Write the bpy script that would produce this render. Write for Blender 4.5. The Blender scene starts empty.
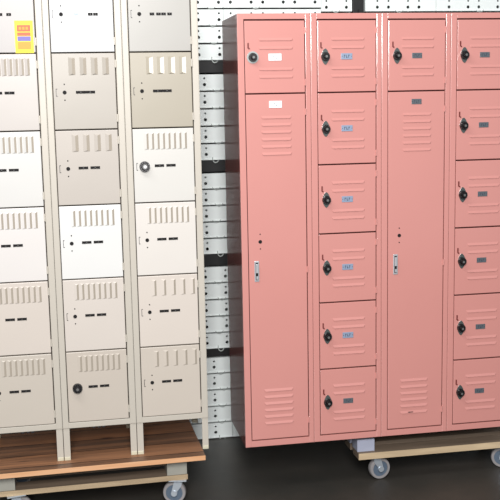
import bpy, bmesh, math, random
from mathutils import Vector, Matrix
random.seed(4)
SC = bpy.context.scene
C = SC.collection
IN = .3048

# ------------------------------------------------------------ materials
def s2l(c):
    c = c / 255.0
    return c / 12.92 if c <= .04045 else ((c + .055) / 1.055) ** 2.4
def rgb(*c): return tuple(s2l(v) for v in c) + (1.0,)

def paint(name, col, rough=.4, metal=0.0, var=.04, scale=6.0, bump=.0, bscale=4.0, coat=0.0, ior=1.5):
    m = bpy.data.materials.new(name); m.use_nodes = True
    nt = m.node_tree; b = nt.nodes['Principled BSDF']
    b.inputs['Roughness'].default_value = rough; b.inputs['Metallic'].default_value = metal
    b.inputs['IOR'].default_value = ior
    b.inputs['Coat Weight'].default_value = coat; b.inputs['Coat Roughness'].default_value = .13
    if coat: b.inputs['Coat IOR'].default_value = 1.75
    tc = nt.nodes.new('ShaderNodeTexCoord')
    n = nt.nodes.new('ShaderNodeTexNoise'); n.inputs['Scale'].default_value = scale; n.inputs['Detail'].default_value = 5
    r = nt.nodes.new('ShaderNodeMixRGB'); r.blend_type = 'MIX'
    r.inputs[1].default_value = tuple(v * (1 - var) for v in col[:3]) + (1,)
    r.inputs[2].default_value = tuple(min(1, v * (1 + var)) for v in col[:3]) + (1,)
    nt.links.new(tc.outputs['Object'], n.inputs['Vector'])
    nt.links.new(n.outputs['Fac'], r.inputs[0]); nt.links.new(r.outputs[0], b.inputs['Base Color'])
    if bump:
        n2 = nt.nodes.new('ShaderNodeTexNoise'); n2.inputs['Scale'].default_value = bscale; n2.inputs['Detail'].default_value = 2
        bp = nt.nodes.new('ShaderNodeBump'); bp.inputs['Strength'].default_value = bump; bp.inputs['Distance'].default_value = .02
        nt.links.new(tc.outputs['Object'], n2.inputs['Vector'])
        nt.links.new(n2.outputs['Fac'], bp.inputs['Height']); nt.links.new(bp.outputs[0], b.inputs['Normal'])
    return m

def wood(name, c1, c2, rough=.55, plank=.11, axis='Y', gap=True, knots=False):
    """boards running along X, seams every `plank` metres along Y"""
    m = bpy.data.materials.new(name); m.use_nodes = True
    nt = m.node_tree; N = nt.nodes; L = nt.links; b = N['Principled BSDF']
    b.inputs['Roughness'].default_value = rough
    tc = N.new('ShaderNodeTexCoord'); mp = N.new('ShaderNodeMapping'); mp.inputs['Scale'].default_value = (1.2, 16, 16)
    L.new(tc.outputs['Object'], mp.inputs[0])
    n = N.new('ShaderNodeTexNoise'); n.inputs['Scale'].default_value = 2.2; n.inputs['Detail'].default_value = 7; n.inputs['Distortion'].default_value = 1.0
    L.new(mp.outputs[0], n.inputs['Vector'])
    sx = N.new('ShaderNodeSeparateXYZ'); L.new(tc.outputs['Object'], sx.inputs[0])
    dv = N.new('ShaderNodeMath'); dv.operation = 'DIVIDE'; dv.inputs[1].default_value = plank; L.new(sx.outputs[axis], dv.inputs[0])
    fl = N.new('ShaderNodeMath'); fl.operation = 'FLOOR'; L.new(dv.outputs[0], fl.inputs[0])
    wn = N.new('ShaderNodeTexWhiteNoise'); wn.noise_dimensions = '1D'; L.new(fl.outputs[0], wn.inputs['W'])
    ad = N.new('ShaderNodeMath'); ad.operation = 'MULTIPLY_ADD'; ad.inputs[1].default_value = .75; L.new(wn.outputs['Value'], ad.inputs[0]); 
    sb = N.new('ShaderNodeMath'); sb.operation = 'MULTIPLY_ADD'; sb.inputs[1].default_value = 1.3; sb.inputs[2].default_value = -.5
    L.new(n.outputs['Fac'], sb.inputs[0]); L.new(sb.outputs[0], ad.inputs[2])
    cl = N.new('ShaderNodeClamp'); L.new(ad.outputs[0], cl.inputs[0])
    mx = N.new('ShaderNodeMixRGB'); mx.inputs[1].default_value = c1; mx.inputs[2].default_value = c2; L.new(cl.outputs[0], mx.inputs[0])
    out = mx.outputs[0]
    if gap:
        fr = N.new('ShaderNodeMath'); fr.operation = 'FRACT'; L.new(dv.outputs[0], fr.inputs[0])
        gt = N.new('ShaderNodeMath'); gt.operation = 'LESS_THAN'; gt.inputs[1].default_value = .04; L.new(fr.outputs[0], gt.inputs[0])
        m2 = N.new('ShaderNodeMixRGB'); m2.inputs[2].default_value = rgb(38, 26, 20); L.new(gt.outputs[0], m2.inputs[0]); L.new(out, m2.inputs[1]); out = m2.outputs[0]
    if knots:
        vo = N.new('ShaderNodeTexVoronoi'); vo.inputs['Scale'].default_value = 5.5
        mk = N.new('ShaderNodeMapping'); mk.inputs['Scale'].default_value = (.55, 1.5, .2); L.new(tc.outputs['Object'], mk.inputs[0]); L.new(mk.outputs[0], vo.inputs['Vector'])
        kr = N.new('ShaderNodeMapRange'); kr.inputs['From Min'].default_value = .05; kr.inputs['From Max'].default_value = .13; kr.inputs['To Min'].default_value = .75; kr.inputs['To Max'].default_value = 0
        L.new(vo.outputs['Distance'], kr.inputs['Value'])
        m3 = N.new('ShaderNodeMixRGB'); m3.inputs[2].default_value = rgb(52, 32, 24); L.new(kr.outputs[0], m3.inputs[0]); L.new(out, m3.inputs[1]); out = m3.outputs[0]
    L.new(out, b.inputs['Base Color'])
    return m

def concrete(name):
    m = bpy.data.materials.new(name); m.use_nodes = True
    nt = m.node_tree; N = nt.nodes; L = nt.links; b = N['Principled BSDF']
    tc = N.new('ShaderNodeTexCoord')
    n = N.new('ShaderNodeTexNoise'); n.inputs['Scale'].default_value = 1.6; n.inputs['Detail'].default_value = 8; n.inputs['Roughness'].default_value = .6
    L.new(tc.outputs['Object'], n.inputs['Vector'])
    cr = N.new('ShaderNodeValToRGB'); cr.color_ramp.elements[0].position = .3; cr.color_ramp.elements[0].color = rgb(48, 48, 45)
    cr.color_ramp.elements[1].position = .75; cr.color_ramp.elements[1].color = rgb(72, 66, 60)
    L.new(n.outputs['Fac'], cr.inputs[0]); L.new(cr.outputs[0], b.inputs['Base Color'])
    n2 = N.new('ShaderNodeTexNoise'); n2.inputs['Scale'].default_value = 5; n2.inputs['Detail'].default_value = 6
    mr = N.new('ShaderNodeMapRange'); mr.inputs['To Min'].default_value = .30; mr.inputs['To Max'].default_value = .5
    L.new(tc.outputs['Object'], n2.inputs['Vector']); L.new(n2.outputs['Fac'], mr.inputs['Value']); L.new(mr.outputs[0], b.inputs['Roughness'])
    b.inputs['IOR'].default_value = 1.38
    return m

PINK = rgb(214, 147, 139)
M = {
 'pink': paint('pink_enamel', PINK, .22, var=.03, scale=3, bump=.06, bscale=3, coat=1.0),
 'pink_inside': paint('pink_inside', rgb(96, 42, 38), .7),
 'beige': paint('beige_enamel', rgb(194, 187, 175), .38, var=.03, scale=4, bump=.05),
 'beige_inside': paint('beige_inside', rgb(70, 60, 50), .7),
 'beige_louvre': paint('beige_louvre_enamel', rgb(196, 184, 168), .45),
 'louvre_mouth': paint('louvre_mouth', rgb(166, 156, 142), .6), 'louvre_pale': paint('louvre_pale', rgb(240, 232, 220), .5),
 'black': paint('black_plastic', rgb(18, 18, 20), .35),
 'dark': paint('dark_metal', rgb(44, 42, 44), .4, metal=.3),
 'foot': paint('ivory_foot_cap', rgb(206, 200, 176), .5),
 'lockplate': paint('lock_backplate', rgb(112, 120, 118), .3, metal=.6),
 'roundplate': paint('round_backplate', rgb(158, 164, 162), .4, metal=.3),
 'hole': paint('keyhole_black', rgb(12, 10, 10), .8),
 'slot_red': paint('dark_red_slot', rgb(110, 40, 36), .6),
 'chrome': paint('chrome', rgb(206, 210, 214), .3, metal=.45),
 'steel': paint('zinc_steel', rgb(196, 204, 212), .35, metal=.5),
 'dialgrey': paint('brushed_grey_dial', rgb(120, 120, 118), .4, metal=.4),
 'plate_white': paint('white_plate', rgb(248, 248, 250), .4),
 'plate_blue': paint('blue_grey_plate', rgb(150, 166, 190), .35, metal=.2),
 'plate_grey': paint('grey_plate', rgb(104, 112, 118), .35, metal=.3),
 'mark': paint('plate_marking', rgb(58, 62, 78), .5),
 'mark_pale': paint('plate_marking_pale', rgb(150, 160, 160), .5),
 'panel': paint('white_powder_coat', rgb(242, 248, 246), .45, var=.02, scale=5, bump=.1, bscale=9),
 'wire': paint('pale_grey_wire', rgb(178, 184, 180), .4),
 'beam': paint('black_beam', rgb(20, 20, 21), .6),
 'deck': wood('stained_deck_boards', rgb(82, 64, 52), rgb(178, 126, 90), .5, .135, knots=True),
 'edge': wood('raw_board_edge', rgb(215, 158, 112), rgb(242, 204, 166), .6, 5, gap=False),
 'board': wood('weathered_board', rgb(92, 80, 68), rgb(134, 116, 98), .65, 5, gap=False),  # pale board wood darkened: shade under the lockers put into the colour
 'pale_edge': wood('pale_board_edge', rgb(158, 136, 108), rgb(216, 192, 156), .65, 5, gap=False),
 'block': paint('grey_wood_block', rgb(160, 158, 148), .7, var=.12, scale=25),
 'block_blue': paint('blue_grey_block', rgb(168, 172, 190), .7, var=.1, scale=25),
 'tyre': paint('grey_rubber', rgb(150, 146, 146), .5),
 'hub': paint('blue_grey_hub', rgb(92, 106, 122), .4),
 'floor': concrete('dark_sealed_concrete'),
 'wall': paint('grey_wall_paint', rgb(120, 118, 114), .8, var=.08, scale=2),
 's_yellow': paint('sticker_yellow', rgb(250, 222, 40), .5),
 's_red': paint('sticker_red', rgb(236, 92, 52), .5),
 's_blue': paint('sticker_violet', rgb(112, 100, 176), .5),
 's_orange': paint('sticker_orange', rgb(240, 150, 40), .5),
}
DOORC = {}
def door_mat(c):
    if c not in DOORC: DOORC[c] = paint('beige_door_enamel', rgb(*c), .36, var=.025, scale=5, bump=.06, bscale=3)
    return DOORC[c]

# ------------------------------------------------------------ mesh helpers
def new(): return bmesh.new()
def box(bm, x0, x1, y0, y1, z0, z1, mi=0, bev=0):
    v = [bm.verts.new(p) for p in ((x0,y0,z0),(x1,y0,z0),(x1,y1,z0),(x0,y1,z0),(x0,y0,z1),(x1,y0,z1),(x1,y1,z1),(x0,y1,z1))]
    fs = [bm.faces.new([v[i] for i in q]) for q in ((0,1,5,4),(1,2,6,5),(2,3,7,6),(3,0,4,7),(4,5,6,7),(3,2,1,0))]
    for f in fs: f.material_index = mi
    if bev:
        es = list({e for f in fs for e in f.edges})
        r = bmesh.ops.bevel(bm, geom=es, offset=bev, segments=2, affect='EDGES', profile=.6)
        for f in r['faces']: f.material_index = mi
def cyl(bm, c, r, h, axis='Y', n=20, r2=None, mi=0):
    """cylinder from c, length h along +axis"""
    r2 = r if r2 is None else r2
    c = Vector(c)
    def P(a, rr, t):
        u, w = rr * math.cos(a), rr * math.sin(a)
        return c + (Vector((u, t, w)) if axis == 'Y' else Vector((u, w, t)) if axis == 'Z' else Vector((t, u, w)))
    A = [bm.verts.new(P(2*math.pi*i/n, r, 0)) for i in range(n)]
    B = [bm.verts.new(P(2*math.pi*i/n, r2, h)) for i in range(n)]
    fs = [bm.faces.new((A[i], A[(i+1)%n], B[(i+1)%n], B[i])) for i in range(n)] + [bm.faces.new(A[::-1]), bm.faces.new(B)]
    for f in fs: f.material_index = mi
def prism(bm, pts, y0, y1, mi=0):
    """outline in XZ extruded along Y"""
    A = [bm.verts.new((x, y0, z)) for x, z in pts]; B = [bm.verts.new((x, y1, z)) for x, z in pts]
    n = len(pts)
    fs = [bm.faces.new((A[i], A[(i+1)%n], B[(i+1)%n], B[i])) for i in range(n)] + [bm.faces.new(A[::-1]), bm.faces.new(B)]
    for f in fs: f.material_index = mi
def tube(bm, pts, r, n=8):
    rings = []
    for i, p in enumerate(pts):
        p = Vector(p); d = (Vector(pts[min(i+1, len(pts)-1)]) - Vector(pts[max(i-1, 0)])).normalized()
        a = d.orthogonal().normalized() if i == 0 else (rings_a - d * rings_a.dot(d)).normalized()
        rings_a = a; b = d.cross(a)
        rings.append([bm.verts.new(p + r*(math.cos(2*math.pi*k/n)*a + math.sin(2*math.pi*k/n)*b)) for k in range(n)])
    for s, t in zip(rings, rings[1:]):
        for k in range(n): bm.faces.new((s[k], s[(k+1)%n], t[(k+1)%n], t[k]))
    bm.faces.new(rings[0][::-1]); bm.faces.new(rings[-1])
def mesh(name, bm, mats, smooth=False):
    bmesh.ops.recalc_face_normals(bm, faces=bm.faces[:])
    me = bpy.data.meshes.new(name); bm.to_mesh(me); bm.free()
    for m in (mats if isinstance(mats, (list, tuple)) else [mats]): me.materials.append(M[m] if isinstance(m, str) else m)
    if smooth:
        for p in me.polygons: p.use_smooth = True
        try: me.set_sharp_from_angle(angle=math.radians(35))
        except Exception: pass
    return me
def obj(name, me, parent=None, loc=(0,0,0), label=None):
    o = bpy.data.objects.new(name, me); C.objects.link(o); o.location = loc
    if parent: o.parent = parent
    if label: o['label'] = label
    return o
def tag(o, label, cat, group=None):
    o['label'] = label; o['category'] = cat
    if group: o['group'] = group
    return o
def empty(name, loc): 
    o = bpy.data.objects.new(name, None); C.objects.link(o); o.location = loc; o.empty_display_size = .1; return o
def struct(name, me, loc=(0,0,0)):
    o = obj(name, me, None, loc); o['kind'] = 'structure'; return o

# ------------------------------------------------------------ louvres
def louv_h(bm, x0, x1, z, h=.011, d=.0036, y=0, mi=0):
    """pressed horizontal louvre: slopes out from the top, opens at its lower lip"""
    e = .008
    a = [(x0, y, z+h/2), (x1, y, z+h/2), (x1-e, y-d, z-h/2), (x0+e, y-d, z-h/2), (x0+e*.3, y, z-h/2), (x1-e*.3, y, z-h/2)]
    v = [bm.verts.new(p) for p in a]
    for q in ((0,1,2,3), (0,3,4), (1,5,2), (3,2,5,4)):
        bm.faces.new([v[i] for i in q]).material_index = mi
def louv_v(bm, x, z0, z1, w=.012, d=.006, y=0, mi=0, flip=1, g=.007):
    e = .006; s = flip
    a = [(x-s*w/2, y, z0), (x-s*w/2, y, z1), (x+s*w/2, y-d, z1-e), (x+s*w/2, y-d, z0+e), (x+s*(w/2+g), y-.0002, z0+e*.3), (x+s*(w/2+g), y-.0002, z1-e*.3)]
    v = [bm.verts.new(p) for p in a]
    for q in ((0,1,2,3), (0,3,4), (1,5,2)):
        bm.faces.new([v[i] for i in q]).material_index = mi
    bm.faces.new([v[i] for i in (3,2,5,4)]).material_index = 1      # closed mouth face, its shade painted on by the taupe skin

# ------------------------------------------------------------ small hardware meshes (origin on the door face, facing -Y)
def lens(w, h, n=14):
    pts = []
    for i in range(n): 
        a = 2*math.pi*i/n
        x = math.cos(a); z = math.sin(a)
        pts.append((w/2 * x * (1-.35*abs(z)), h/2 * z))
    return pts
bm = new(); prism(bm, lens(.037, .066), -.004, .0); ME_LENS = mesh('lock_plate', bm, 'lockplate')
bm = new(); cyl(bm, (0,0,0), .0245, -.004, n=24); ME_ROUND = mesh('lock_plate', bm, 'roundplate', True)
def dial(r, body, ring, knob):
    bm = new()
    cyl(bm, (0,-.0035,0), r, -.012, n=28, r2=r*.93, mi=0)
    cyl(bm, (0,-.0155,0), r*.62, -.010, n=12, r2=r*.5, mi=2)
    cyl(bm, (0,-.0255,0), r*.28, -.001, n=12, mi=1)
    for i in range(12):
        a = math.pi*2*i/12
        box(bm, r*.8*math.cos(a)-.0007, r*.8*math.cos(a)+.0007, -.0165, -.0150, r*.8*math.sin(a)-.0007, r*.8*math.sin(a)+.0007, mi=1)
    return mesh('lock_dial', bm, [body, ring, knob], True)
ME_DIAL = dial(.0185, 'black', 'dialgrey', 'black')
ME_DIAL_B = dial(.0205, 'black', 'dialgrey', 'dark')
ME_DIAL_G = dial(.0215, 'dark', 'plate_white', 'dialgrey')
bm = new(); box(bm, -.0028, .0028, -.002, 0, -.011, .011); box(bm, .001, .006, -.003, 0, -.014, -.009); ME_TAB = mesh('lock_tab', bm, 'slot_red')
def plate(w, h, base, markm, marks=3, tilt=0):
    bm = new(); box(bm, -w/2, w/2, -.0025, 0, -h/2, h/2, bev=.0008)
    if base != 'plate_white':
        for s in (-1, 1): cyl(bm, (s*(w/2-.0035), -.0025, 0), .0016, -.001, n=8, mi=1)
    for i in range(marks):
        x = (i-(marks-1)/2)*w*.19
        box(bm, x-w*.06, x-w*.02, -.0031, -.0024, -h*.24, h*.24, mi=1)
        if i % 2 == 0: box(bm, x-w*.02, x+w*.05, -.0031, -.0024, h*.12, h*.24, mi=1)
        else: box(bm, x-w*.02, x+w*.05, -.0031, -.0024, -h*.24, -h*.1, mi=1)
    return mesh('number_plate', bm, [base, markm])
ME_PW = plate(.054, .028, 'plate_white', 'mark_pale', 2)
ME_PB = plate(.048, .025, 'plate_blue', 'mark', 3)
ME_PG = plate(.044, .022, 'plate_grey', 'mark', 3)
bm = new(); cyl(bm, (0,0,0), .0078, -.0012, n=16); ME_KEY = mesh('keyhole', bm, 'hole')
bm = new(); cyl(bm, (0,0,0), .0028, -.001, n=8); ME_PIN = mesh('screw_hole', bm, 'hole')
def keyhole(d, x, z):
    obj('keyhole', ME_KEY, d, (x, 0, z))
    for dz in (.032, -.030): obj('screw_hole', ME_PIN, d, (x, 0, z+dz))
bm = new()   # latch: recessed chrome cup with lifting lever
box(bm, -.010, .010, -.003, 0, -.044, .044, mi=0, bev=.002)
box(bm, -.0055, .0055, -.0036, -.0028, -.037, .037, mi=1)
box(bm, -.0045, .0045, -.013, -.003, -.006, .032, mi=0, bev=.0015)
box(bm, -.0035, .0035, -.010, -.003, -.034, -.020, mi=0, bev=.001)
ME_LATCH = mesh('latch_handle', bm, ['chrome', 'hole'])
bm = new(); cyl(bm, (0,-.001,-.013), .0034, .026, axis='Z', n=10); ME_HINGE_P = mesh('hinge', bm, 'pink', True)
bm = new(); cyl(bm, (0,-.001,-.015), .0036, .030, axis='Z', n=10); ME_HINGE_B = mesh('hinge', bm, 'beige', True)
bm = new()   # bracket outline left of the beige keyhole
box(bm, -.0028, -.0010, -.0012, 0, -.015, .015); box(bm, -.001, .003, -.0012, 0, .013, .015); box(bm, -.001, .003, -.0012, 0, -.015, -.013)
ME_SLOT = mesh('latch_slot', bm, 'dark')
def dash(w):
    bm = new(); box(bm, -w/2, w/2, -.0018, 0, -.0052, .0052, bev=.0006)
    box(bm, -w*.05, w*.05, -.0021, -.0017, -.001, .001, mi=1)
    return mesh('number_plate', bm, ['hole', 'dialgrey'])
ME_DASH = dash(.038); ME_DASH_S = dash(.018)

# ------------------------------------------------------------ pink lockers (front face on Y = 0)
PW, PH, PD = IN, 1.829, .385
SL, SR = .029, .023
ME_SHELL = None
def pink_shell():
    bm = new(); g = .0007
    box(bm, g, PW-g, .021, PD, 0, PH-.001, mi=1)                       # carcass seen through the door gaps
    box(bm, g, .0035, .001, PD+.001, 0, PH); box(bm, PW-.0035, PW-g, .001, PD+.001, 0, PH)   # side sheets
    box(bm, g, PW-g, .001, PD+.001, PH-.001, PH+.001)
    box(bm, g, SL-.0015, 0, .020, 0, PH, bev=.0025)                   # stiles with a folded edge
    box(bm, PW-SR+.0015, PW-g, 0, .020, 0, PH, bev=.0025)
    box(bm, SL-.003, PW-SR+.003, .0005, .020, 1.807, PH, bev=.0015)
    box(bm, SL-.003, PW-SR+.003, .0005, .020, 0, .0265, bev=.0015)
    return mesh('locker_body', bm, ['pink', 'pink_inside'])
ME_SHELL = pink_shell()
def slab(z0, z1, louv, w0=SL, w1=PW-SR, mat='pink', vl=(), skin=None):
    """door origin at (left edge, face, bottom)"""
    bm = new(); W = w1-w0; Hh = z1-z0
    box(bm, .001, W-.002, 0, .018, 0, Hh, bev=.0022)
    for (xa, xb, z) in louv: louv_h(bm, xa-w0, xb-w0, z-z0)
    for v in vl: louv_v(bm, *v)
    return mesh('locker_door', bm, [mat] + ([skin] if skin else []), False)
BND = [1.804, 1.508, 1.209, .916, .618, .3245, .029]
LOCKZ = [1.655, 1.359, 1.061, .770, .471, .177]
LX0, LX1 = .085, .232
def small_louv(z0, z1):
    c = min(LOCKZ, key=lambda v: abs(v-(z0+z1)/2))
    return [(LX0, LX1, c+d) for d in (.072, .038, -.047, -.078)]
ME_BOXDOOR = [slab(BND[k+1]+.0028, BND[k]-.0028, small_louv(BND[k+1]+.003, BND[k]-.003)) for k in range(6)]
tall_l = [(.092, .222, 1.412-i*.0300) for i in range(6)] + [(.085, .215, .250-i*.0292) for i in range(6)]
ME_TALL = slab(BND[6]+.0028, BND[1]-.0028, tall_l)
ORD = ['top', 'second', 'third', 'fourth', 'fifth', 'bottom']
def hinges(d, W, Hh, me):
    for f in (.14, .86): obj('hinge', me, d, (W-.0005, 0, Hh*f))
def pink_locker(i, tall, label, plate_me, round_top=False):
    t = empty('locker_cabinet', (i*PW, 0, 0)); tag(t, label, 'locker', 'pink lockers joined in a row')
    obj('locker_body', ME_SHELL, t)
    rows = [0] if tall else range(6)
    for k in rows:
        z0 = BND[k+1]+.0028; Hh = BND[k]-BND[k+1]-.0056; W = PW-SL-SR
        d = obj('locker_door', ME_BOXDOOR[k], t, (SL, 0, z0)); hinges(d, W, Hh, ME_HINGE_P)
        if i==0: kx = .062
        elif i==1: kx = .062
        elif i==2: kx=.067
        else: kx = .061
        kz = LOCKZ[k]-z0
        obj('lock_plate', ME_ROUND if round_top else ME_LENS, d, (kx-SL, 0, kz))
        obj('lock_dial', ME_DIAL, d, (kx-SL, 0, kz - (0 if round_top else .001*(k%2))))
        obj('lock_tab', ME_TAB, d, (kx-SL-.018, 0, kz+.047))
        obj('number_plate', ME_PG if k == 5 else plate_me, d, ({0:.155,1:.154,2:.155,3:.153}[i]-SL, 0, kz))
    if tall:
        z0 = BND[6]+.0028; Hh = BND[1]-BND[6]-.0056; W = PW-SL-SR
        d = obj('locker_door', ME_TALL, t, (SL, 0, z0), 'tall door with a chrome latch')
        for f in (.05, .5, .95): obj('hinge', ME_HINGE_P, d, (W-.0005, 0, Hh*f))
        keyhole(d, .080-SL, .895-z0)
        obj('latch_handle', ME_LATCH, d, (.063-SL, 0, .770-z0))
        obj('number_plate', plate_me, d, (.154-SL, 0, 1.464-z0))
        if i == 2:
            bm = new(); prism(bm, [(-.012,0),(-.008,.0022),(.004,.0015),(.014,.002),(.010,-.001),(-.004,-.0015)], -.0062, -.0052)
            obj('scratch', mesh('scratch', bm, 'hole'), d, (.742-.6096-SL, 0, .104-z0), 'small dark scratch on a lower louvre')
    return t
pink_locker(0, True, 'leftmost pink metal locker with a tall door and two white number plates', ME_PW, True)
pink_locker(1, False, 'pink six-door box locker beside the leftmost pink locker, with pale blue plates', ME_PB)
pink_locker(2, True, 'pink locker with a tall door between the two six-door pink lockers', ME_PG)
pink_locker(3, False, 'rightmost pink six-door box locker, cut by the right edge of the photo', ME_PG)

# ------------------------------------------------------------ beige lockers
BX, BY, BZ = -1.0742, -.0065, .011
ML, MR = .027, .029
LEG = .139                         # legs under the body
BT = .1524 + 1.829
def beige_shell():
    bm = new(); g = .0008
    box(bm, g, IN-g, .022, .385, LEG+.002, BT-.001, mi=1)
    box(bm, g, .0035, .001, .386, LEG, BT); box(bm, IN-.0035, IN-g, .001, .386, LEG, BT)
    box(bm, g, IN-g, .001, .386, BT-.001, BT+.001); box(bm, g, IN-g, .02, .386, LEG, LEG+.003)
    box(bm, g, ML-.0018, 0, .020, LEG, BT, bev=.003)
    box(bm, IN-MR+.0018, IN-g, 0, .020, LEG, BT, bev=.003)
    box(bm, ML-.003, IN-MR+.003, .0006, .020, BT-.019, BT, bev=.0015)
    box(bm, ML-.003, IN-MR+.003, .0006, .020, LEG, .1624, bev=.0015)
    return mesh('locker_body', bm, ['beige', 'beige_inside'])
ME_BSHELL = beige_shell()
bm = new(); box(bm, 0, .026, 0, .003, 0, LEG, bev=.001); box(bm, 0, .003, .002, .028, 0, LEG); ME_LEG = mesh('leg', bm, 'beige')
bm = new(); box(bm, .0, .025, -.002, .024, 0, .016, bev=.003); ME_FOOT = mesh('foot_cap', bm, 'foot')
bm = new()
for x in (-.022, 0, .018): box(bm, x-.006, x+.006, -.002, .004, -.006, .0015, bev=.001)
ME_CLIP = mesh('shelf_clip', bm, 'dark')
BB = [.1624 + .3015*k for k in range(7)]       # door boundaries from the bottom
# paint of each door, top row first, per column
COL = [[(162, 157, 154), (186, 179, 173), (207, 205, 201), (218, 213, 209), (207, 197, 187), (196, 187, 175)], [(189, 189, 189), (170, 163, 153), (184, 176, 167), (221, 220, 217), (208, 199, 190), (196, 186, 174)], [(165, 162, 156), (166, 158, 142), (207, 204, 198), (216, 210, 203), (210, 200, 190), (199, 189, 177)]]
def beige_door(col, k, kind):
    z0 = BB[5-k]+.0025; z1 = BB[6-k]-.0025; Hh = z1-z0; W = IN-ML-MR
    vl = []
    mid = Hh*.49
    lz0, lz1 = mid+.066, mid+.136
    if kind == 'narrow': vl = [(.078 + i*.0222-ML, lz0, lz1, .011, .003, 0, 0, 1, .008) for i in range(8)]
    if kind == 'wide': vl = [(.098 + i*.044-ML, lz0, lz1, .014, .004, 0, 0, 1, .012) for i in range(4)]
    if kind == 'wide_pale': vl = [(.098 + i*.044-ML, lz0, lz1, .012, .004, 0, 0, 1, .016) for i in range(4)]
    if kind == 'narrow_few': vl = [(.088 + i*.040-ML, lz0, lz1, .014, .003, 0, 0, 1, .008) for i in range(5)]
    return slab(z0, z1, [], ML, IN-MR, door_mat(COL[col][k]), vl, skin='louvre_pale' if kind == 'wide_pale' else 'louvre_mouth')
KIND = [['plain','narrow','narrow','narrow','narrow','narrow'],
        ['plain','wide','wide','narrow','narrow','narrow'],
        ['plain','wide_pale','narrow','narrow','narrow_few','narrow_few']]
def beige_locker(i, label):
    t = empty('locker_cabinet', (BX+i*IN, BY, BZ)); tag(t, label, 'locker', 'beige lockers joined in a row')
    obj('locker_body', ME_BSHELL, t)
    for sx, x, rot in ((1, .0012, 0), (-1, IN-.0012, 0)):
        for fy in (0, 1):
            l = obj('leg', ME_LEG, t, (x, .004 if fy == 0 else .380, 0)); l.scale = (sx, 1 if fy == 0 else -1, 1)
            obj('foot_cap', ME_FOOT, l, (0, 0, 0))
    if i < 2: obj('shelf_clip', ME_CLIP, t, (.165 if i == 0 else .15, .002, LEG-.001), 'small dark clips under the bottom rail')
    for k in range(6):
        z0 = BB[5-k]+.0025; Hh = .3015-.005; W = IN-ML-MR; m = Hh*.49
        d = obj('locker_door', beige_door(i, k, KIND[i][k]), t, (ML, 0, z0)); hinges(d, W, Hh, ME_HINGE_B)
        kx = .072-ML-(.014 if i == 0 else 0)
        if (i, k) == (2, 2): 
            obj('lock_dial', ME_DIAL_G, d, (kx, 0, m)); obj('latch_slot', ME_SLOT, d, (kx-.030, 0, m))
        elif (i, k) == (1, 5): 
            obj('lock_dial', ME_DIAL_B, d, (kx-.004, 0, m))
        else:
            keyhole(d, kx, m); obj('latch_slot', ME_SLOT, d, (kx-.031, 0, m))
        if k == 0:
            xs = (.175, .20) if i == 0 else (.13, .185, .205) if i == 1 else (.122, .148, .168, .192)
            if i == 0: xs = (.145, .178)
            for n_, x in enumerate(xs): obj('number_plate', ME_DASH_S if not (i == 1 and n_ == 0) else ME_PDOT, d, (x-ML, 0, m))
        elif k == 1 and i > 0:
            for x in (.135, .172): obj('number_plate', ME_DASH, d, (x-ML, 0, m))
        else:
            dx = -.014 if i == 0 else 0
            for x in (.132, .179): obj('number_plate', ME_DASH, d, (x-ML+dx, 0, m+.002))
        if (i, k) == (0, 0):
            bm = new()
            box(bm, -.034, .036, -.0008, 0, -.062, .062, mi=0)
            box(bm, -.025, .026, -.0012, -.0008, .020, .045, mi=1); box(bm, -.025, .026, -.0012, -.0008, .004, .017, mi=1)
            box(bm, -.025, .026, -.0012, -.0008, -.016, .002, mi=2)
            box(bm, -.025, .026, -.0012, -.0008, -.048, -.019, mi=3)
            for j in range(3): box(bm, -.018+j*.013, -.009+j*.013, -.0015, -.0012, .027, .038, mi=3)
            obj('sticker', mesh('sticker', bm, ['s_yellow', 's_red', 's_blue', 's_orange']), d, (.231-ML, 0, 1.7435-BZ-z0), 'yellow bordered sticker with red, orange and violet bands')
    return t
bm = new(); box(bm, -.008, .008, -.0012, 0, -.004, .004); ME_PDOT = mesh('number_plate', bm, 'plate_grey')
beige_locker(0, 'leftmost beige six-door locker with a yellow sticker on its top door')
beige_locker(1, 'middle beige six-door locker with a black combination dial on its bottom door')
beige_locker(2, 'rightmost beige six-door locker with a grey combination dial on its third door')

# ------------------------------------------------------------ rolling dollies
FZ = -.218
def caster_meshes():
    bm = new()     # plate and fork; origin at the mounting plate (top), wheel axle along X-ish
    box(bm, -.038, .038, -.038, .038, -.005, 0, bev=.001)
    cyl(bm, (0,0,-.016), .020, .012, axis='Z', n=18)
    for s in (-1, 1):
        pts = [(-.018, -.016), (.018, -.016), (.030, -.060), (.026, -.070), (.014, -.068), (-.012, -.034)]
        prism(bm, pts, s*.019-.0015, s*.019+.0015)
    box(bm, -.018, .018, -.019, .019, -.018, -.014)
    fork = mesh('caster', bm, 'steel')
    bm = new()
    n = 32
    prof = [(.046,-.015),(.0485,-.012),(.0495,-.006),(.0495,.006),(.0485,.012),(.046,.015),(.036,.015),(.036,-.015)]
    rings = [[bm.verts.new((r*math.cos(2*math.pi*i/n), y, r*math.sin(2*math.pi*i/n))) for r, y in prof] for i in range(n)]
    for i in range(n):
        a, b = rings[i], rings[(i+1)%n]
        for j in range(len(prof)): bm.faces.new((a[j], a[(j+1)%len(prof)], b[(j+1)%len(prof)], b[j]))
    wheel = mesh('wheel', bm, 'tyre', True)
    bm = new(); cyl(bm, (0,-.010,0), .0365, .020, n=28, mi=1); cyl(bm, (0,-.024,0), .013, .048, n=16, mi=0)
    hub = mesh('wheel_hub', bm, ['steel', 'hub'], True)
    return fork, wheel, hub
FORK, WHEEL, HUB = caster_meshes()
def caster(parent, x, y, z, rot):
    c = obj('caster', FORK, parent, (x, y, z)); c.rotation_euler.z = rot
    zz = (FZ + .0495) - (parent.location.z + z)
    w = obj('wheel', WHEEL, c, (.018, 0, zz)); obj('wheel_hub', HUB, c, (.018, 0, zz))
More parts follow.
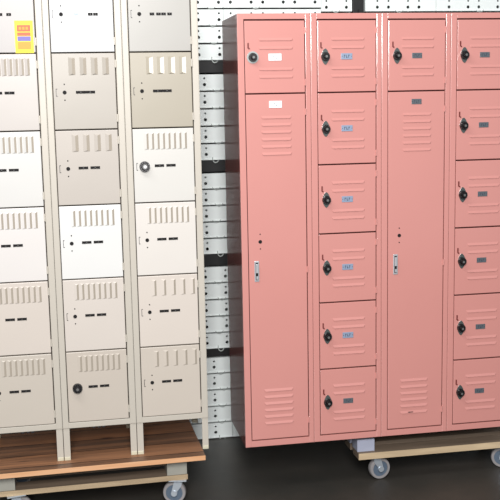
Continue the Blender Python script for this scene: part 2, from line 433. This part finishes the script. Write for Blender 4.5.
def dolly(loc, label, X0, X1, D, deck, blocks, blockmat, casters, deck_front, name='rolling_dolly', deckX=None):
    t = empty(name, loc); tag(t, label, 'dolly', 'wooden dollies on casters')
    zb = -.105 - loc[2]; TH = .022 if len(blocks) > 1 else .029
    bm = new()
    for y0, y1 in ((0, .09), (D/2-.045, D/2+.045), (D-.09, D)):
        box(bm, X0, X1, y0+.0012, y1, zb, zb+TH)
        box(bm, X0, X1, y0, y0+.0012, zb, zb+TH, mi=1 if y0 == 0 else 0)
    obj('bottom_board', mesh('bottom_board', bm, ['board', 'pale_edge']), t)
    top = deck[0]
    for bx, bw in blocks:
        for y in (.004 if len(blocks) > 1 else .022, D/2-.04, D-.086):
            bm = new(); box(bm, 0, bw, 0, .08, 0, (top - (zb+TH)), bev=.002)
            obj('spacer_block', mesh('spacer_block', bm, blockmat), t, (bx, y, zb+TH))
    bm = new()
    dx0, dx1 = deckX
    box(bm, dx0, dx1, deck_front+.002, D+deck[2], deck[0], deck[1])
    box(bm, dx0, dx1, deck_front, deck_front+.002, deck[0], deck[1], mi=1)
    obj('deck', mesh('deck', bm, ['deck', 'edge']), t)
    for x, y, r in casters: caster(t, x, y, zb, r)
    return t
# under the beige lockers: deck z -.009 .. .011
dolly((-.7, -.042, -.105), 'brown board dolly on grey casters carrying the beige lockers', -.46, .442, .45,
      (.096, .116, .0), [(-.40, .128), (.355, .085)], 'block',
      [(-.275, .03, .2), (.405, .03, 2.9), (-.275, .40, .4), (.405, .40, .4)], -.048, deckX=(-.50, .513)).rotation_euler.z = .020
# under the pink lockers
dolly((.51, .012, -.105), 'low weathered wooden dolly on casters under the pink lockers', 0, .80, .36,
      (.085, .1045, .0), [(.0, .080)], 'block_blue',
      [(.093, .05, .15), (.72, .05, 2.8), (.093, .31, .4), (.72, .31, .4)], .19, deckX=(.0, .78))

# ------------------------------------------------------------ stacked white punched panels behind
def punched(W, H, holes, depth=.3):
    """channel panel: front flange with real punched holes, top plate, folded lips; origin left/front/bottom"""
    bm = new()
    xs = sorted({0, W} | {round(h[0]-.0125, 5) for h in holes} | {round(h[0]+.0125, 5) for h in holes})
    zs = sorted({0, H} | {round(z+s, 5) for z in {h[1] for h in holes} for s in (-.0125, .0125)})
    cells = {(round(h[0]-.0125, 5), round(h[1]-.0125, 5)): h for h in holes}
    T = .0025
    for xa, xb in zip(xs, xs[1:]):
        for za, zb in zip(zs, zs[1:]):
            h = cells.get((xa, za))
            if not h:
                bm.faces.new([bm.verts.new(p) for p in ((xa,0,za),(xb,0,za),(xb,0,zb),(xa,0,zb))]); continue
            cx, cz, r = h; out = []; n = 16; s = .0125
            for i in range(n):
                a = 2*math.pi*i/n; c_, s_ = math.cos(a), math.sin(a); k = s/max(abs(c_), abs(s_))
                out.append((cx+c_*k, cz+s_*k))
            o = [bm.verts.new((x, 0, z)) for x, z in out]
            q = [bm.verts.new((cx+r*math.cos(2*math.pi*i/n), 0, cz+r*math.sin(2*math.pi*i/n))) for i in range(n)]
            b = [bm.verts.new((v.co.x, T*2, v.co.z)) for v in q]
            for i in range(n):
                j = (i+1) % n
                bm.faces.new((o[i], o[j], q[j], q[i])); bm.faces.new((q[i], q[j], b[j], b[i]))
    # rolled lower lip, top plate, ends, back flange
    box(bm, 0, W, -.003, .004, 0, .006, bev=.0015)
    box(bm, 0, W, .0005, depth, H-T, H)
    box(bm, 0, T, .0005, depth, 0, H); box(bm, W-T, W, .0005, depth, 0, H); box(bm, 0, W, depth-T, depth, 0, H)
    me = mesh('stacked_panel', bm, 'panel')
    return me
bm = new()
pts = [(-.020, 0, .004), (-.016, -.003, -.001), (-.010, -.005, -.005), (0, -.006, -.008), (.010, -.005, -.005), (.016, -.003, -.001), (.020, 0, .004)]
tube(bm, pts, .0020); ME_CLIPW = mesh('wire_clip', bm, 'wire', True)
bm = new()
pts = [(-.012, 0, .010), (-.012, -.003, .0), (-.008, -.006, -.008), (0, -.007, -.012), (.010, -.005, -.010), (.017, -.003, -.003)]
tube(bm, pts, .0024); ME_CLIPW2 = mesh('wire_clip', bm, 'wire', True)
PY = .76
levels = [(-.214, .211, 5), (.253, .674, 5), (.734, 1.139, 5), (1.197, 1.616, 5), (1.676, 2.003, 4)]
phase = [-.077, -.109, -.096, -.089, .046]
stacks = [(-.43, .066), (.0685, .549), (.5515, .706), (.7745, 1.139), (1.1415, 1.62)]
LV = ['bottom', 'second lowest', 'middle', 'second highest', 'topmost']
OR = ['lowest', 'second', 'third', 'fourth', 'fifth']
for si, (xa, xb) in enumerate(stacks):
    W = xb-xa
    for li, (za, zb, n) in enumerate(levels):
        if si > 1 and li == 4: zb = 1.978
        pitch = (zb-za)/n; Hh = pitch-.0075
        hs = []
        for k in range(-4, 14):
            for off in (0, .057):
                X = phase[li]+.158*k+off - xa
                if .016 < X < W-.016:
                    hs.append((X, Hh-.018, .0050)); hs.append((X, Hh-.048, .0078))
        me = punched(W, Hh, hs)
        for r in range(n):
            jx = 0
            jy = random.uniform(-.003, .003)
            p = obj('stacked_panel', me, None, (xa+jx*.3, PY+jy, za+r*pitch))
            if si == 0: where = 'seen between beige and pink lockers'
            elif si == 1: where = 'behind the leftmost pink locker'
            else: where = None
            if where:
                tag(p, f'white punched panel, {OR[r] if r < n-1 else "uppermost"} of the {LV[li]} bundle, {where}', 'metal panel', 'white punched panels stacked in bundles')
            elif li == 4 and r == n-1:
                tag(p, ['short white punched panel showing above the second pink locker, left of the black post',
                        'white punched panel showing above the pink lockers just right of the black post',
                        'white punched panel showing above the rightmost pink locker'][si-2], 'metal panel', 'white punched panels stacked in bundles')
            else:
                tag(p, 'white punched panel stacked out of sight behind the right pink lockers', 'metal panel', 'white punched panels behind the right pink lockers')
            if si < 2 or (li == 4 and r == n-1):
                xc = [x for x in ((.02-xa) if si == 0 else W*.35,)][0]
                if si > 1: xc = W*.5
                c = obj('wire_clip', ME_CLIPW2 if r == 0 else ME_CLIPW, p, (xc + random.uniform(-.012, .012), -.002, .002))
                if r == 0: c.scale = (1.0, 1, 1.25)
        
for li in range(4):
    z0 = levels[li][1]; z1 = levels[li+1][0]
    bm = new()
    box(bm, -.43, .700, 0, .25, 0, z1-z0-.003, bev=.002)
    b = obj('spacer_bar', mesh('spacer_bar', bm, 'beam'), None, (0, PY+.004, z0))
    tag(b, f'{["lowest","second lowest","second highest","highest"][li]} black beam separating the bundles of white panels', 'beam', 'black beams between the panel bundles')
    bm = new()
    box(bm, .780, 1.62, 0, .25, 0, z1-z0-.003, bev=.002)
    b = obj('spacer_bar', mesh('spacer_bar', bm, 'beam'), None, (0, PY+.004, z0))
    tag(b, 'black beam hidden between panel bundles behind the right pink lockers', 'beam', 'black beams behind the right pink lockers')
bm = new(); box(bm, -.027, .027, 0, .05, 0, 2.6, bev=.003)  # filler added so the gap between the stacks stays dark
for z in [x*.1+.1 for x in range(24)]: box(bm, -.004, .004, -.002, 0, z, z+.03, mi=1)
tag(obj('steel_upright', mesh('steel_upright', bm, ['beam', 'hole']), None, (.740, PY+.004, FZ)), 'black upright post rising behind the pink lockers among the white panels', 'post')

# ------------------------------------------------------------ setting
bm = new(); box(bm, -6, 7, -6, 2.2, -.1, 0); struct('floor', mesh('floor', bm, 'floor'), (0, 0, FZ))
bm = new(); box(bm, -6, 7, 0, .1, 0, 4.2); struct('wall_back', mesh('wall_back', bm, 'wall'), (0, 2.1, FZ))

# ------------------------------------------------------------ light
def area(name, loc, target, sx, sy, power, col=(1, 1, 1)):
    l = bpy.data.lights.new(name, 'AREA'); l.shape = 'RECTANGLE'; l.size = sx; l.size_y = sy; l.energy = power; l.color = col
    o = bpy.data.objects.new(name, l); C.objects.link(o); o.location = loc
    o.rotation_euler = (Vector(target)-Vector(loc)).to_track_quat('-Z', 'Y').to_euler()
    return o
area('doorway_daylight', (-.82, -5.0, 2.9), (0.3, 0, .8), 1.4, 2.2, 345, (1.0, .99, .985))
area('ceiling_light', (-1.2, -1.3, 3.3), (-.6, .1, 1.3), 2.2, .6, 42, (1.0, .99, .98))
w = bpy.data.worlds.new('world'); SC.world = w; w.use_nodes = True
w.node_tree.nodes['Background'].inputs[0].default_value = (.82, .88, .95, 1); w.node_tree.nodes['Background'].inputs[1].default_value = .22

# ------------------------------------------------------------ camera (solved from the locker grid)
yaw, pitch, roll = .181456, -.151629, -.019448
cy, sy = math.cos(yaw), math.sin(yaw); cp, sp = math.cos(pitch), math.sin(pitch)
f = Vector((sy*cp, cy*cp, sp)); r = Vector((cy, -sy, 0)); u = r.cross(f)
cr, sr = math.cos(roll), math.sin(roll)
R = cr*r+sr*u; U = -sr*r+cr*u
cam = bpy.data.cameras.new('camera'); cam.sensor_width = 36; cam.lens = 986.91/500*36; cam.clip_end = 100
co = bpy.data.objects.new('camera', cam); C.objects.link(co)
mw = Matrix.Identity(4)
for i in range(3): mw[i][0] = R[i]; mw[i][1] = U[i]; mw[i][2] = -f[i]
mw.translation = Vector((-.70195, -4.02034, 1.48706)); co.matrix_world = mw
SC.camera = co
SC.view_settings.view_transform = 'Standard'; SC.view_settings.look = 'None'; SC.view_settings.gamma = 1; SC.view_settings.use_curve_mapping = False
SC.view_settings.exposure = -0.04
